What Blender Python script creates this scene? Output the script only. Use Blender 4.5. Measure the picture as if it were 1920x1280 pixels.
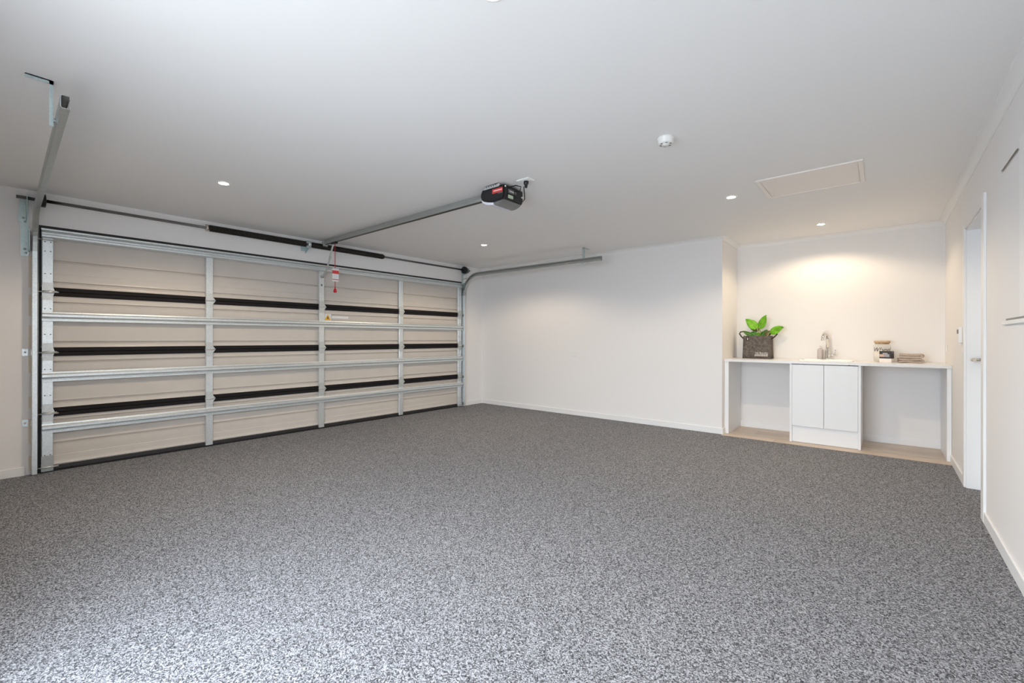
import bpy, bmesh, math, random
from mathutils import Matrix, Vector
random.seed(7)
S = bpy.context.scene
for o in list(bpy.data.objects): bpy.data.objects.remove(o)
COL = S.collection
PI = math.pi

# ------------------------------------------------------------------ camera, world, daylight, exposure
cam_data = bpy.data.cameras.new('camera'); cam = bpy.data.objects.new('camera', cam_data); COL.objects.link(cam)
cam_data.sensor_width = 36.0; cam_data.lens = 15.597; cam_data.shift_y = -0.00285
cam_data.clip_start = 0.02; cam_data.clip_end = 200
cam.matrix_world = (Matrix.Translation((0, 0, 1.155)) @ Matrix.Rotation(0.6969, 4, 'Z')
                    @ Matrix.Rotation(PI / 2, 4, 'X') @ Matrix.Rotation(0.0015, 4, 'Z'))
S.camera = cam

DAY = 14.4           # overcast daylight coming in through the open slider behind the camera
LAMP = 16.5
w = bpy.data.worlds.new('sky'); S.world = w; w.use_nodes = True
bg = w.node_tree.nodes['Background']
bg.inputs[0].default_value = (0.78, 0.88, .99, 1); bg.inputs[1].default_value = DAY

# the slider opening in the front wall, behind the camera, sampled as a light portal
OX0, OX1, OZ, FY = -2.2, -0.3, 2.15, -0.22
pl = bpy.data.lights.new('daylight_portal', 'AREA'); pl.shape = 'RECTANGLE'
pl.size = OX1 - OX0; pl.size_y = OZ; pl.cycles.is_portal = True
po = bpy.data.objects.new('daylight_portal', pl); COL.objects.link(po)
po.location = ((OX0 + OX1) / 2, FY - 0.06, OZ / 2); po.rotation_euler = (PI / 2, 0, 0)

vs = S.view_settings
vs.view_transform = 'Standard'; vs.look = 'None'; vs.gamma = 1.0; vs.use_curve_mapping = False
vs.exposure = 0.0
S.cycles.use_denoising = True
S.cycles.max_bounces = 12; S.cycles.diffuse_bounces = 8; S.cycles.glossy_bounces = 5
S.cycles.transparent_max_bounces = 8; S.cycles.transmission_bounces = 6
S.cycles.sample_clamp_indirect = 8.0
S.cycles.caustics_reflective = False; S.cycles.caustics_refractive = False

# ------------------------------------------------------------------ materials
def mat(name, col, rough=0.5, metal=0.0, spec=0.5, emit=None, es=0.0, trans=0.0, ior=1.45, noise=0.0, nscale=30, bump=0.0, bscale=200):
    m = bpy.data.materials.new(name); m.use_nodes = True
    nt = m.node_tree; b = nt.nodes['Principled BSDF']
    b.inputs['Base Color'].default_value = (*col, 1)
    b.inputs['Roughness'].default_value = rough; b.inputs['Metallic'].default_value = metal
    b.inputs['Specular IOR Level'].default_value = spec
    b.inputs['IOR'].default_value = ior
    if trans: b.inputs['Transmission Weight'].default_value = trans
    if emit:
        b.inputs['Emission Color'].default_value = (*emit, 1); b.inputs['Emission Strength'].default_value = es
    tc = nt.nodes.new('ShaderNodeTexCoord')
    if noise:
        n = nt.nodes.new('ShaderNodeTexNoise'); n.inputs['Scale'].default_value = nscale; n.inputs['Detail'].default_value = 4
        nt.links.new(tc.outputs['Object'], n.inputs['Vector'])
        r = nt.nodes.new('ShaderNodeValToRGB')
        r.color_ramp.elements[0].position = .3; r.color_ramp.elements[1].position = .7
        r.color_ramp.elements[0].color = (*[c * (1 - noise) for c in col], 1)
        r.color_ramp.elements[1].color = (*[min(1, c * (1 + noise)) for c in col], 1)
        nt.links.new(n.outputs['Fac'], r.inputs['Fac']); nt.links.new(r.outputs['Color'], b.inputs['Base Color'])
    if bump:
        n2 = nt.nodes.new('ShaderNodeTexNoise'); n2.inputs['Scale'].default_value = bscale; n2.inputs['Detail'].default_value = 3
        nt.links.new(tc.outputs['Object'], n2.inputs['Vector'])
        bp = nt.nodes.new('ShaderNodeBump'); bp.inputs['Strength'].default_value = bump; bp.inputs['Distance'].default_value = .002
        nt.links.new(n2.outputs['Fac'], bp.inputs['Height']); nt.links.new(bp.outputs['Normal'], b.inputs['Normal'])
    return m

def galv_mat(name, col, rough=.38, contrast=.06):
    m = bpy.data.materials.new(name); m.use_nodes = True
    nt = m.node_tree; b = nt.nodes['Principled BSDF']
    b.inputs['Metallic'].default_value = .75
    tc = nt.nodes.new('ShaderNodeTexCoord'); v = nt.nodes.new('ShaderNodeTexVoronoi'); v.inputs['Scale'].default_value = 110
    nt.links.new(tc.outputs['Object'], v.inputs['Vector'])
    sep = nt.nodes.new('ShaderNodeSeparateColor'); nt.links.new(v.outputs['Color'], sep.inputs[0])
    r = nt.nodes.new('ShaderNodeValToRGB')
    r.color_ramp.elements[0].color = (*[c * (1 - contrast) for c in col], 1)
    r.color_ramp.elements[1].color = (*[min(1, c * (1 + contrast)) for c in col], 1)
    nt.links.new(sep.outputs[0], r.inputs['Fac']); nt.links.new(r.outputs['Color'], b.inputs['Base Color'])
    mr = nt.nodes.new('ShaderNodeMapRange'); mr.inputs['To Min'].default_value = rough - .08; mr.inputs['To Max'].default_value = rough + .1
    nt.links.new(sep.outputs[1], mr.inputs['Value']); nt.links.new(mr.outputs[0], b.inputs['Roughness'])
    return m

def carpet_mat():
    m = bpy.data.materials.new('speckled_charcoal_carpet'); m.use_nodes = True
    nt = m.node_tree; b = nt.nodes['Principled BSDF']; L = nt.links.new
    tc = nt.nodes.new('ShaderNodeTexCoord')
    n0 = nt.nodes.new('ShaderNodeTexNoise'); n0.inputs['Scale'].default_value = 60; n0.inputs['Detail'].default_value = 2
    L(tc.outputs['Object'], n0.inputs['Vector'])
    warp = nt.nodes.new('ShaderNodeMixRGB'); warp.blend_type = 'ADD'; warp.inputs['Fac'].default_value = .012
    L(tc.outputs['Object'], warp.inputs[1]); L(n0.outputs['Color'], warp.inputs[2])
    v = nt.nodes.new('ShaderNodeTexVoronoi'); v.inputs['Scale'].default_value = 235; L(warp.outputs[0], v.inputs['Vector'])
    sep = nt.nodes.new('ShaderNodeSeparateColor'); L(v.outputs['Color'], sep.inputs[0])
    n1 = nt.nodes.new('ShaderNodeTexNoise'); n1.inputs['Scale'].default_value = 330; n1.inputs['Detail'].default_value = 3; n1.inputs['Roughness'].default_value = .65
    L(tc.outputs['Object'], n1.inputs['Vector'])
    mx = nt.nodes.new('ShaderNodeMath'); mx.operation = 'MULTIPLY_ADD'; mx.inputs[1].default_value = .42
    L(sep.outputs[0], mx.inputs[0])
    m2 = nt.nodes.new('ShaderNodeMath'); m2.operation = 'MULTIPLY'; m2.inputs[1].default_value = .62; L(n1.outputs['Fac'], m2.inputs[0])
    L(m2.outputs[0], mx.inputs[2])
    r = nt.nodes.new('ShaderNodeValToRGB'); e = r.color_ramp.elements
    e[0].position = .22; e[0].color = (.010, .010, .011, 1); e[1].position = .80; e[1].color = (.56, .565, .60, 1)
    k = e.new(.38); k.color = (.070, .071, .076, 1); k = e.new(.52); k.color = (.205, .207, .22, 1)
    L(mx.outputs[0], r.inputs['Fac']); L(r.outputs['Color'], b.inputs['Base Color'])
    b.inputs['Roughness'].default_value = 1; b.inputs['Specular IOR Level'].default_value = .05
    bp = nt.nodes.new('ShaderNodeBump'); bp.inputs['Strength'].default_value = .8; bp.inputs['Distance'].default_value = .004
    L(mx.outputs[0], bp.inputs['Height']); L(bp.outputs['Normal'], b.inputs['Normal'])
    return m

def glass_mat():
    m = bpy.data.materials.new('clear_glass'); m.use_nodes = True; nt = m.node_tree
    nt.nodes.remove(nt.nodes['Principled BSDF'])
    tr = nt.nodes.new('ShaderNodeBsdfTransparent'); tr.inputs[0].default_value = (.99, .99, .985, 1)
    gl = nt.nodes.new('ShaderNodeBsdfGlossy'); gl.inputs['Roughness'].default_value = .04
    lw = nt.nodes.new('ShaderNodeLayerWeight'); lw.inputs['Blend'].default_value = .35
    fr_ = nt.nodes.new('ShaderNodeMapRange'); fr_.inputs['From Min'].default_value = .45; fr_.inputs['To Min'].default_value = .03; fr_.inputs['To Max'].default_value = .22
    nt.links.new(lw.outputs['Facing'], fr_.inputs['Value'])
    mx = nt.nodes.new('ShaderNodeMixShader')
    nt.links.new(fr_.outputs[0], mx.inputs[0]); nt.links.new(tr.outputs[0], mx.inputs[1]); nt.links.new(gl.outputs[0], mx.inputs[2])
    nt.links.new(mx.outputs[0], nt.nodes['Material Output'].inputs['Surface'])
    return m

def plank_mat(name, c):
    m = bpy.data.materials.new(name); m.use_nodes = True
    nt = m.node_tree; b = nt.nodes['Principled BSDF']; L = nt.links.new
    tc = nt.nodes.new('ShaderNodeTexCoord'); mp = nt.nodes.new('ShaderNodeMapping'); mp.inputs['Scale'].default_value = (2.2, 30, 30)
    L(tc.outputs['Object'], mp.inputs[0])
    n = nt.nodes.new('ShaderNodeTexNoise'); n.inputs['Scale'].default_value = 2.2; n.inputs['Detail'].default_value = 7; L(mp.outputs[0], n.inputs['Vector'])
    r = nt.nodes.new('ShaderNodeValToRGB'); r.color_ramp.elements[0].position = .3; r.color_ramp.elements[1].position = .72
    r.color_ramp.elements[0].color = (*[x * .72 for x in c], 1); r.color_ramp.elements[1].color = (*[x * 1.15 for x in c], 1)
    L(n.outputs['Fac'], r.inputs['Fac']); L(r.outputs['Color'], b.inputs['Base Color']); b.inputs['Roughness'].default_value = .42
    return m

M = dict(
    wall=mat('wall_paint', (.835, .82, .81), .65, bump=.06, bscale=350),
    ceiling=mat('ceiling_paint', (.865, .86, .85), .75, bump=.05, bscale=300),
    hatch=mat('hatch_paint', (.87, .82, .775), .5),
    trim=mat('trim_gloss_paint', (.84, .84, .84), .35),
    carpet=carpet_mat(),
    plank_a=plank_mat('light_oak_plank', (.62, .50, .39)),
    plank_b=plank_mat('pale_oak_plank', (.68, .56, .45)),
    galv=galv_mat('galvanised_steel', (.74, .78, .79)),
    galv_dark=galv_mat('dull_galvanised_steel', (.46, .48, .465), .36),
    hinge_galv=galv_mat('brushed_hinge_steel', (.62, .65, .65), .5),
    galv_green=galv_mat('greenish_galvanised_steel', (.52, .62, .62), .4),
    steel=mat('dark_steel_shaft', (.20, .20, .20), .25, .9),
    zinc=mat('zinc_plated_rod', (.62, .63, .62), .3, .9),
    skin=mat('panel_backing_paint', (.60, .555, .505), .34, noise=.02, nscale=6),
    rubber=mat('black_rubber', (.016, .015, .016), .55),
    foam=mat('dark_joint_seal', (.016, .014, .015), .75, spec=.2),
    spring=mat('oiled_black_spring', (.022, .019, .015), .4, .3),
    blackp=mat('black_plastic', (.014, .014, .016), .32),
    greyp=mat('grey_plastic', (.20, .195, .19), .3),
    lens=mat('frosted_lens_plastic', (.78, .78, .86), .35),
    red=mat('red_plastic', (.62, .01, .03), .4),
    redl=mat('red_label', (.70, .06, .06), .5),
    white=mat('white_plastic', (.82, .82, .80), .4),
    melamine=mat('white_melamine', (.84, .85, .86), .38),
    laminate=mat('pale_laminate', (.80, .79, .775), .3, noise=.02, nscale=60),
    ceramic=mat('white_ceramic', (.88, .87, .86), .15),
    chrome=mat('chrome', (.80, .79, .77), .12, 1.0),
    nickel=mat('satin_nickel', (.62, .56, .50), .28, 1.0),
    felt=mat('grey_felt', (.135, .118, .105), .95, spec=.1, noise=.35, nscale=45, bump=.5, bscale=160),
    strap=mat('dark_leather', (.05, .035, .028), .6),
    leaf=mat('bright_green_leaf', (.16, .46, .012), .38, noise=.35, nscale=22),
    leafd=mat('dark_green_leaf', (.035, .17, .012), .42, noise=.3, nscale=22),
    leafb=mat('olive_brown_leaf', (.16, .13, .05), .5, noise=.25, nscale=25),
    soil=mat('dark_soil', (.03, .022, .015), .95, noise=.4, nscale=90),
    stem=mat('pale_stem', (.42, .40, .16), .5),
    glass=glass_mat(),
    cork=mat('light_wood_lid', (.60, .42, .26), .6, noise=.2, nscale=40),
    powder=mat('washing_powder', (.90, .85, .78), .9),
    ink=mat('dark_ink', (.10, .085, .07), .6),
    blackc=mat('black_card', (.030, .024, .022), .45),
    whitec=mat('white_card', (.84, .79, .76), .6),
    photo1=mat('printed_peach', (.62, .40, .30), .5), photo2=mat('printed_grey', (.32, .31, .33), .5),
    towel=mat('taupe_towel', (.46, .38, .32), .95, spec=.1, noise=.12, nscale=80, bump=.6, bscale=240),
    soap=mat('translucent_soap_bottle', (.52, .47, .45), .25),
    sticker=mat('white_sticker', (.80, .80, .80), .5), yellow=mat('warning_yellow', (.85, .45, .01), .5),
    green=mat('green_label', (.48, .58, .42), .5),
    print_white=mat('white_print', (.84, .80, .76), .6),
    glow=mat('lit_downlight_diffuser', (1, .95, .85), .4, emit=(1, .87, .68), es=45),
    concrete=mat('pale_concrete', (.42, .41, .40), .8, noise=.1, nscale=8),
    alu=mat('grey_aluminium', (.20, .21, .21), .4, .6),
    rod=mat('bronze_rod', (.23, .19, .155), .5, .3),
    timber=mat('cream_timber', (.80, .70, .58), .6),
)

# ------------------------------------------------------------------ mesh helpers
class MB:
    def __init__(s): s.bm = bmesh.new()
    def box(s, x0, x1, y0, y1, z0, z1, bevel=0.0, seg=2):
        r = bmesh.ops.create_cube(s.bm, size=1.0)
        for v in r['verts']:
            v.co = Vector(((x0 + x1) / 2 + v.co.x * (x1 - x0), (y0 + y1) / 2 + v.co.y * (y1 - y0), (z0 + z1) / 2 + v.co.z * (z1 - z0)))
        if bevel:
            ed = list({e for v in r['verts'] for e in v.link_edges})
            bmesh.ops.bevel(s.bm, geom=ed, offset=bevel, segments=seg, affect='EDGES', profile=.5)
        return s
    def prism(s, pts, axis, a0, a1):
        """closed polygon extruded along an axis; pts are (x,z) for 'y', (x,y) for 'z', (y,z) for 'x'"""
        def P(p, a):
            return {'y': (p[0], a, p[1]), 'z': (p[0], p[1], a), 'x': (a, p[0], p[1])}[axis]
        A = [s.bm.verts.new(P(p, a0)) for p in pts]; B = [s.bm.verts.new(P(p, a1)) for p in pts]
        n = len(pts); fs = []
        for i in range(n):
            fs.append(s.bm.faces.new((A[i], A[(i + 1) % n], B[(i + 1) % n], B[i])))
        fs.append(s.bm.faces.new(A[::-1])); fs.append(s.bm.faces.new(B))
        bmesh.ops.recalc_face_normals(s.bm, faces=fs)
        return s
    def sweep(s, prof, path, up=(0, 1, 0), closed=True):
        """closed profile (a,b) swept along points; a along 'up', b along tangent x up"""
        path = [Vector(p) for p in path]; up = Vector(up); rings = []
        for i, p in enumerate(path):
            t = (path[min(i + 1, len(path) - 1)] - path[max(i - 1, 0)]).normalized()
            u = (up - t * up.dot(t)).normalized(); n = t.cross(u)
            rings.append([s.bm.verts.new(p + u * a + n * b) for a, b in prof])
        k = len(prof); fs = []
        for i in range(len(rings) - 1):
            for j in range(k if closed else k - 1):
                fs.append(s.bm.faces.new((rings[i][j], rings[i][(j + 1) % k], rings[i + 1][(j + 1) % k], rings[i + 1][j])))
        if closed:
            fs.append(s.bm.faces.new(rings[0][::-1])); fs.append(s.bm.faces.new(rings[-1]))
        bmesh.ops.recalc_face_normals(s.bm, faces=fs)
        return s
    def tube(s, path, r, n=10):
        d = (Vector(path[-1]) - Vector(path[0]))
        up = (0, 0, 1) if abs(d.normalized().z if d.length else 0) < .9 else (1, 0, 0)
        path = [Vector(p) for p in path]; rings = []; u = Vector(up)
        for i, p in enumerate(path):
            t = (path[min(i + 1, len(path) - 1)] - path[max(i - 1, 0)])
            t = t.normalized() if t.length else Vector((0, 0, 1))
            u2 = u - t * u.dot(t)
            if u2.length < 1e-4: u2 = t.orthogonal()
            u = u2.normalized(); v = t.cross(u)
            rr = r[i] if isinstance(r, (list, tuple)) else r
            rings.append([s.bm.verts.new(p + (u * math.cos(2 * PI * k / n) + v * math.sin(2 * PI * k / n)) * rr) for k in range(n)])
        fs = []
        for i in range(len(rings) - 1):
            for j in range(n):
                fs.append(s.bm.faces.new((rings[i][j], rings[i][(j + 1) % n], rings[i + 1][(j + 1) % n], rings[i + 1][j])))
        fs.append(s.bm.faces.new(rings[0][::-1])); fs.append(s.bm.faces.new(rings[-1]))
        for f in fs[:-2]: f.smooth = True
        bmesh.ops.recalc_face_normals(s.bm, faces=fs)
        return s
    def lathe(s, prof, c=(0, 0, 0), n=32, axis='z'):
        """profile (r,h) spun about an axis through c"""
        rings = []
        def P(r, h, a):
            x, y = r * math.cos(a), r * math.sin(a)
            o = {'z': (x, y, h), 'y': (x, h, y), 'x': (h, x, y)}[axis]
            return Vector(c) + Vector(o)
        for r, h in prof:
            rings.append([s.bm.verts.new(P(0, h, 0))] if r < 1e-6 else [s.bm.verts.new(P(r, h, 2 * PI * k / n)) for k in range(n)])
        fs = []
        for a, b in zip(rings, rings[1:]):
            for k in range(n):
                k2 = (k + 1) % n
                if len(a) == 1 and len(b) == 1: continue
                if len(a) == 1: fs.append(s.bm.faces.new((a[0], b[k2], b[k])))
                elif len(b) == 1: fs.append(s.bm.faces.new((a[k], a[k2], b[0])))
                else: fs.append(s.bm.faces.new((a[k], a[k2], b[k2], b[k])))
        for f in fs: f.smooth = True
        bmesh.ops.recalc_face_normals(s.bm, faces=fs)
        return s
    def build(s, name, m, parent=None, smooth=False):
        me = bpy.data.meshes.new(name); s.bm.to_mesh(me); s.bm.free()
        me.materials.append(M[m] if isinstance(m, str) else m)
        if smooth:
            for p in me.polygons: p.use_smooth = True
            me.set_sharp_from_angle(angle=math.radians(40))
        o = bpy.data.objects.new(name, me); COL.objects.link(o)
        if parent:
            o.parent = parent; me.transform(parent_inv(parent))
        return o

def parent_inv(p):
    m = Matrix.Identity(4)
    while p is not None:
        m = p.matrix_basis @ m; p = p.parent
    return m.inverted()

def tag(o, label, cat, group=None):
    o['label'] = label; o['category'] = cat
    if group: o['group'] = group
    return o
def thing(name, loc, label, cat, group=None):
    o = bpy.data.objects.new(name, None); COL.objects.link(o); o.location = loc; o.empty_display_size = .1
    return tag(o, label, cat, group)
def struct(o):
    o['kind'] = 'structure'; return o
def dup(root, label=None, loc=None, delta=None):
    r = root.copy(); COL.objects.link(r)
    if loc: r.location = loc
    if label: r['label'] = label
    def rec(a, b):
        for ch in list(a.children):
            c = ch.copy(); COL.objects.link(c); c.parent = b; rec(ch, c)
    rec(root, r)
    return r
def text_mesh(name, s, size, m, mw, parent=None, extrude=.0004, shear=0.0, align='CENTER'):
    cu = bpy.data.curves.new(name, 'FONT'); cu.body = s; cu.size = size; cu.extrude = extrude; cu.align_x = align; cu.shear = shear
    t = bpy.data.objects.new(name, cu); COL.objects.link(t)
    dg = bpy.context.evaluated_depsgraph_get(); dg.update()
    me = bpy.data.meshes.new_from_object(t.evaluated_get(dg)); bpy.data.objects.remove(t)
    me.name = name; me.transform(mw); me.materials.clear(); me.materials.append(M[m])
    o = bpy.data.objects.new(name, me); COL.objects.link(o)
    if parent: o.parent = parent; me.transform(parent_inv(parent))
    return o
def frame_mat(origin, xdir, ydir):
    x = Vector(xdir).normalized(); y = Vector(ydir).normalized(); z = x.cross(y)
    m = Matrix((x, y, z)).transposed().to_4x4(); m.translation = Vector(origin); return m
def arc(c, r, a0, a1, n, plane='xz', const=0.0):
    out = []
    for i in range(n + 1):
        a = a0 + (a1 - a0) * i / n; p, q = c[0] + r * math.cos(a), c[1] + r * math.sin(a)
        out.append((p, const, q) if plane == 'xz' else ((p, q, const) if plane == 'xy' else (const, p, q)))
    return out

# ------------------------------------------------------------------ room shell
XL, YB, XR, H = -5.53, 5.765, 0.496, 2.40     # garage door wall, back wall, right wall, ceiling
AXL, AYB = -1.50, 6.475                        # laundry recess
DY0, DY1, DZ = 0.315, 5.245, 2.105             # garage door opening
RDY0, RDY1, RDZ = 4.13, 4.93, 2.02             # side door
WY0, WY1, WZ0, WZ1 = 1.90, 3.08, 1.225, 2.06   # side window
T = .14
fl = struct(MB().box(XL - T, XR + T + .6, FY - T, 5.70, -.12, 0).box(XL - T, AXL, 5.70, YB + T, -.12, 0).build('floor', 'carpet'))
fv = struct(MB().box(AXL - T, XR + T, 5.70, AYB + T, -.12, -.012).build('floor', 'plank_a'))
y = 5.7005; row = 0
while y < AYB - .01:
    y1 = min(y + .178, AYB); x = AXL - .0 - (0.0 if row % 2 == 0 else 0.0); cuts = [AXL, AXL + (.55, 1.25, .3, .95, 1.5)[row % 5], XR]
    for a, b in zip(cuts, cuts[1:]):
        MB().box(a + .0008, b - .0008, y + .0008, y1 - .0008, -.012, -.001 + .0006 * ((row + int(a * 3)) % 2), .0012, 1).build('plank', 'plank_a' if (row + int(b * 7)) % 2 else 'plank_b', fv)
    y = y1; row += 1
struct(MB().box(XL - T, XR + T + .6, FY - T, AYB + T, H, H + .15).build('ceiling', 'ceiling'))
wl = MB(); wl.box(XL - T, XL, FY - T, DY0, 0, H); wl.box(XL - T, XL, DY1, YB, 0, H); wl.box(XL - T, XL, DY0, DY1, DZ, H)
struct(wl.build('wall_left', 'wall'))
struct(MB().box(XL - T, AXL, YB, YB + T, 0, H).build('wall_back', 'wall'))
struct(MB().box(AXL - T, AXL, YB + T, AYB, 0, H).build('wall_recess_left', 'wall'))
struct(MB().box(AXL - T, XR + T, AYB, AYB + T, -.012, H).build('wall_recess_back', 'wall'))
wr = MB()
wr.box(XR, XR + T, RDY1, AYB, -.012, H); wr.box(XR, XR + T, RDY0, RDY1, RDZ, H); wr.box(XR, XR + T, WY1, RDY0, 0, H)
wr.box(XR, XR + T, WY0, WY1, WZ1, H); wr.box(XR, XR + T, WY0, WY1, 0, WZ0); wr.box(XR, XR + T, FY - T, WY0, 0, H)
struct(wr.build('wall_right', 'wall'))
wf = MB(); wf.box(XL - T, OX0, FY - T, FY, 0, H); wf.box(OX1, XR + T, FY - T, FY, 0, H); wf.box(OX0, OX1, FY - T, FY, OZ, H)
struct(wf.build('wall_front', 'wall'))
# frame of the open slider behind the camera
d2 = MB(); d2.box(OX0, OX0 + .05, FY - .1, FY - .02, 0, OZ); d2.box(OX1 - .05, OX1, FY - .1, FY - .02, 0, OZ); d2.box(OX0, OX1, FY - .1, FY - .02, OZ - .05, OZ)
struct(d2.build('door_2', 'alu'))
# paving outside
struct(MB().box(-9, 4, -14, FY - T, -.25, -.06).build('floor', 'concrete'))

# cornices (cove profile) along the back, recess and right walls
CW = .052
def cove(o, d):   # points (offset from wall, height) of the cove section
    pts = [(0, H), (CW, H), (CW, H - .006)]
    for i in range(1, 6):
        a = PI / 2 * i / 6
        pts.append((.006 + (CW - .006) * (1 - math.sin(a)), H - .006 - (CW - .012) * (1 - math.cos(a))))
    pts += [(.006, H - CW), (0, H - CW)]
    return [(o + d * a, z) for a, z in pts]
struct(MB().prism([(p, z) for p, z in cove(YB, -1)], 'x', XL, AXL).build('trim_1', 'ceiling'))
struct(MB().prism([(p, z) for p, z in cove(AXL, 1)], 'y', YB - CW * 0, AYB).build('trim_2', 'ceiling'))
struct(MB().prism([(p, z) for p, z in cove(AYB, -1)], 'x', AXL, XR).build('trim_3', 'ceiling'))
struct(MB().prism([(p, z) for p, z in cove(XR, -1)], 'y', FY, AYB).build('trim_4', 'ceiling'))
# baseboards
BH, BT = .072, .012
def bb(name, x0, x1, y0, y1):
    struct(MB().box(x0, x1, y0, y1, -.002, BH, .003, 1).build(name, 'trim'))
bb('baseboard_left', XL, XL + BT, FY, .235); bb('baseboard_left', XL, XL + BT, DY1 + .10, YB)
bb('baseboard_back', XL, AXL + BT, YB - BT, YB)
bb('baseboard_recess_left', AXL, AXL + BT, YB, 5.86)
struct(MB().box(AXL, XR, AYB - BT, AYB, -.002, BH + .008, .003, 1).build('baseboard_recess_back', 'trim'))
bb('baseboard_right', XR - BT, XR, RDY1 + .065, 5.86); bb('baseboard_right', XR - BT, XR, FY, RDY0 - .085)

# side door in the right wall
D = struct(MB().box(XR + .088, XR + .126, RDY0 + .022, RDY1 - .022, .006, RDZ - .022, .002, 1).build('door_1', 'melamine'))
j = MB(); j.box(XR - .001, XR + T, RDY1 - .02, RDY1, 0, RDZ); j.box(XR - .001, XR + T, RDY0, RDY0 + .02, 0, RDZ); j.box(XR - .001, XR + T, RDY0, RDY1, RDZ - .02, RDZ)
j.build('door_jamb', 'trim', D)
AW = .06
a_ = MB(); a_.box(XR - .014, XR, RDY1 - .006, RDY1 + AW, 0, RDZ + .035, .003, 1); a_.build('architrave', 'trim', D)
a_ = MB(); a_.box(XR - .014, XR, RDY0 - .09, RDY0 + .006, 0, RDZ + .06, .003, 1); a_.build('architrave', 'trim', D)
a_ = MB(); a_.box(XR - .012, XR, RDY0 + .006, RDY1 - .006, RDZ - .006, RDZ + .035, .003, 1); a_.build('architrave', 'wall', D)
hy, hz = RDY1 - .085, 1.0
hd = MB().lathe([(0, XR + .074), (.024, XR + .074), (.026, XR + .078), (.026, XR + .088)], (0, hy, hz), 24, 'x')
hd = hd.build('handle_rose', 'nickel', D)
hl = MB().tube([(XR + .076, hy, hz), (XR + .030, hy, hz), (XR + .026, hy, hz), (XR + .024, hy - .008, hz), (XR + .024, hy - .11, hz)], [.010, .011, .012, .012, .011], 12)
hl.build('door_handle', 'nickel', D)

# side window with projecting sill, at the right edge of the frame
W = struct(MB().box(XR + .10, XR + .13, WY0, WY1, WZ0, WZ1).build('window_1', 'alu'))
W.data.clear_geometry()
bmw = bmesh.new()
for a in ((WY0, WY0 + .05, WZ0, WZ1), (WY1 - .05, WY1, WZ0, WZ1), (WY0, WY1, WZ0, WZ0 + .05), (WY0, WY1, WZ1 - .05, WZ1)):
    r = bmesh.ops.create_cube(bmw, size=1)
    for v in r['verts']: v.co = Vector((XR + .115 + v.co.x * .04, (a[0] + a[1]) / 2 + v.co.y * (a[1] - a[0]), (a[2] + a[3]) / 2 + v.co.z * (a[3] - a[2])))
bmw.to_mesh(W.data); bmw.free()
MB().box(XR + .112, XR + .118, WY0 + .04, WY1 - .04, WZ0 + .04, WZ1 - .04).build('pane', mat('frosted_pane', (.86, .88, .88), .5), W)
MB().box(XR - .012, XR - .0005, 3.05, 3.50, WZ0 + .005, WZ0 + .027, .003, 1).box(XR - .012, XR + .095, WY0 - .02, 3.05, WZ0 + .005, WZ0 + .027, .003, 1).build('window_sill', 'trim', W)
MB().box(XR - .010, XR - .001, WY0, 3.40, WZ0 + .027, WZ0 + .036).build('sill_track', 'alu', W)
b_ = MB(); b_.prism([(XR - .003, 2.105), (XR - .0005, 2.105), (XR - .0005, 1.253), (XR - .0012, 1.253)], 'y', 3.05, 3.155)
b_.build('window_architrave', 'trim', W)
MB().prism([(XR - .003, 2.105), (XR - .0005, 2.105), (XR - .0005, 2.04), (XR - .003, 2.04)], 'y', WY0 - .1, 3.05).build('window_architrave', 'trim', W)
rdm = MB().tube([(XR - .006, 3.53, 2.062), (XR - .006, 3.17, 2.062)], .0035, 8); rdm.build('blind_rod', 'rod', W)
MB().box(XR - .008, XR, 3.52, 3.56, 2.058, 2.07, .002, 1).build('rod_end', 'white', W)

# ------------------------------------------------------------------ garage door
G = thing('garage_door', (XL, (DY0 + DY1) / 2, 0), 'wide sectional garage door seen from inside, beige panels in galvanised framing', 'garage door')
JZ = [0.02, .512, 1.035, 1.555, 2.095]
PX = XL          # inner face of the skins
GROOVES = [(.062, .240, .440), (.600, .945), (1.117, 1.460), (1.635, 1.820)]   # pressed lines of each section
def skin_profile(k, z0, z1):
    lo = z0 + (.038 if k else .040); hi = z1 - (.038 if k < 3 else .0)
    f = [(PX + .008, lo), (PX + .003, lo + .012)]
    gs = GROOVES[k]
    for n, g in enumerate(gs):
        f += [(PX, g - .018), (PX + .001, g - .009), (PX - .013, g - .003), (PX - .013, g + .005), (PX + .004, g + .010), (PX + .002, g + .024)]
        if n < len(gs) - 1:
            q = g + (gs[n + 1] - g) * .42
            f += [(PX + .002, q - .004), (PX - .0015, q), (PX + .0005, q + .05)]
    f += [(PX + .003, hi - .012), (PX + .008, hi)]
    return f + [(PX - .045, hi), (PX - .045, lo)]
for i in range(4):
    MB().prism(skin_profile(i, JZ[i], JZ[i + 1]), 'y', DY0 + .008, DY1 - .008).build('door_panel', 'skin', G)
for z in JZ[1:4]:
    p = [(PX - .04, z - .038), (PX + .010, z - .038), (PX + .018, z - .031), (PX + .018, z - .004), (PX + .010, z), (PX + .020, z + .004), (PX + .020, z + .033), (PX + .012, z + .038), (PX - .04, z + .038)]
    MB().prism(p, 'y', DY0 + .007, DY1 - .007).build('joint_seal', 'foam', G)
MB().prism([(PX - .04, .002), (PX + .012, .002), (PX + .016, .02), (PX + .012, .05), (PX - .04, .05)], 'y', DY0 + .004, DY1 - .004).build('bottom_seal', 'rubber', G)
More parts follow.
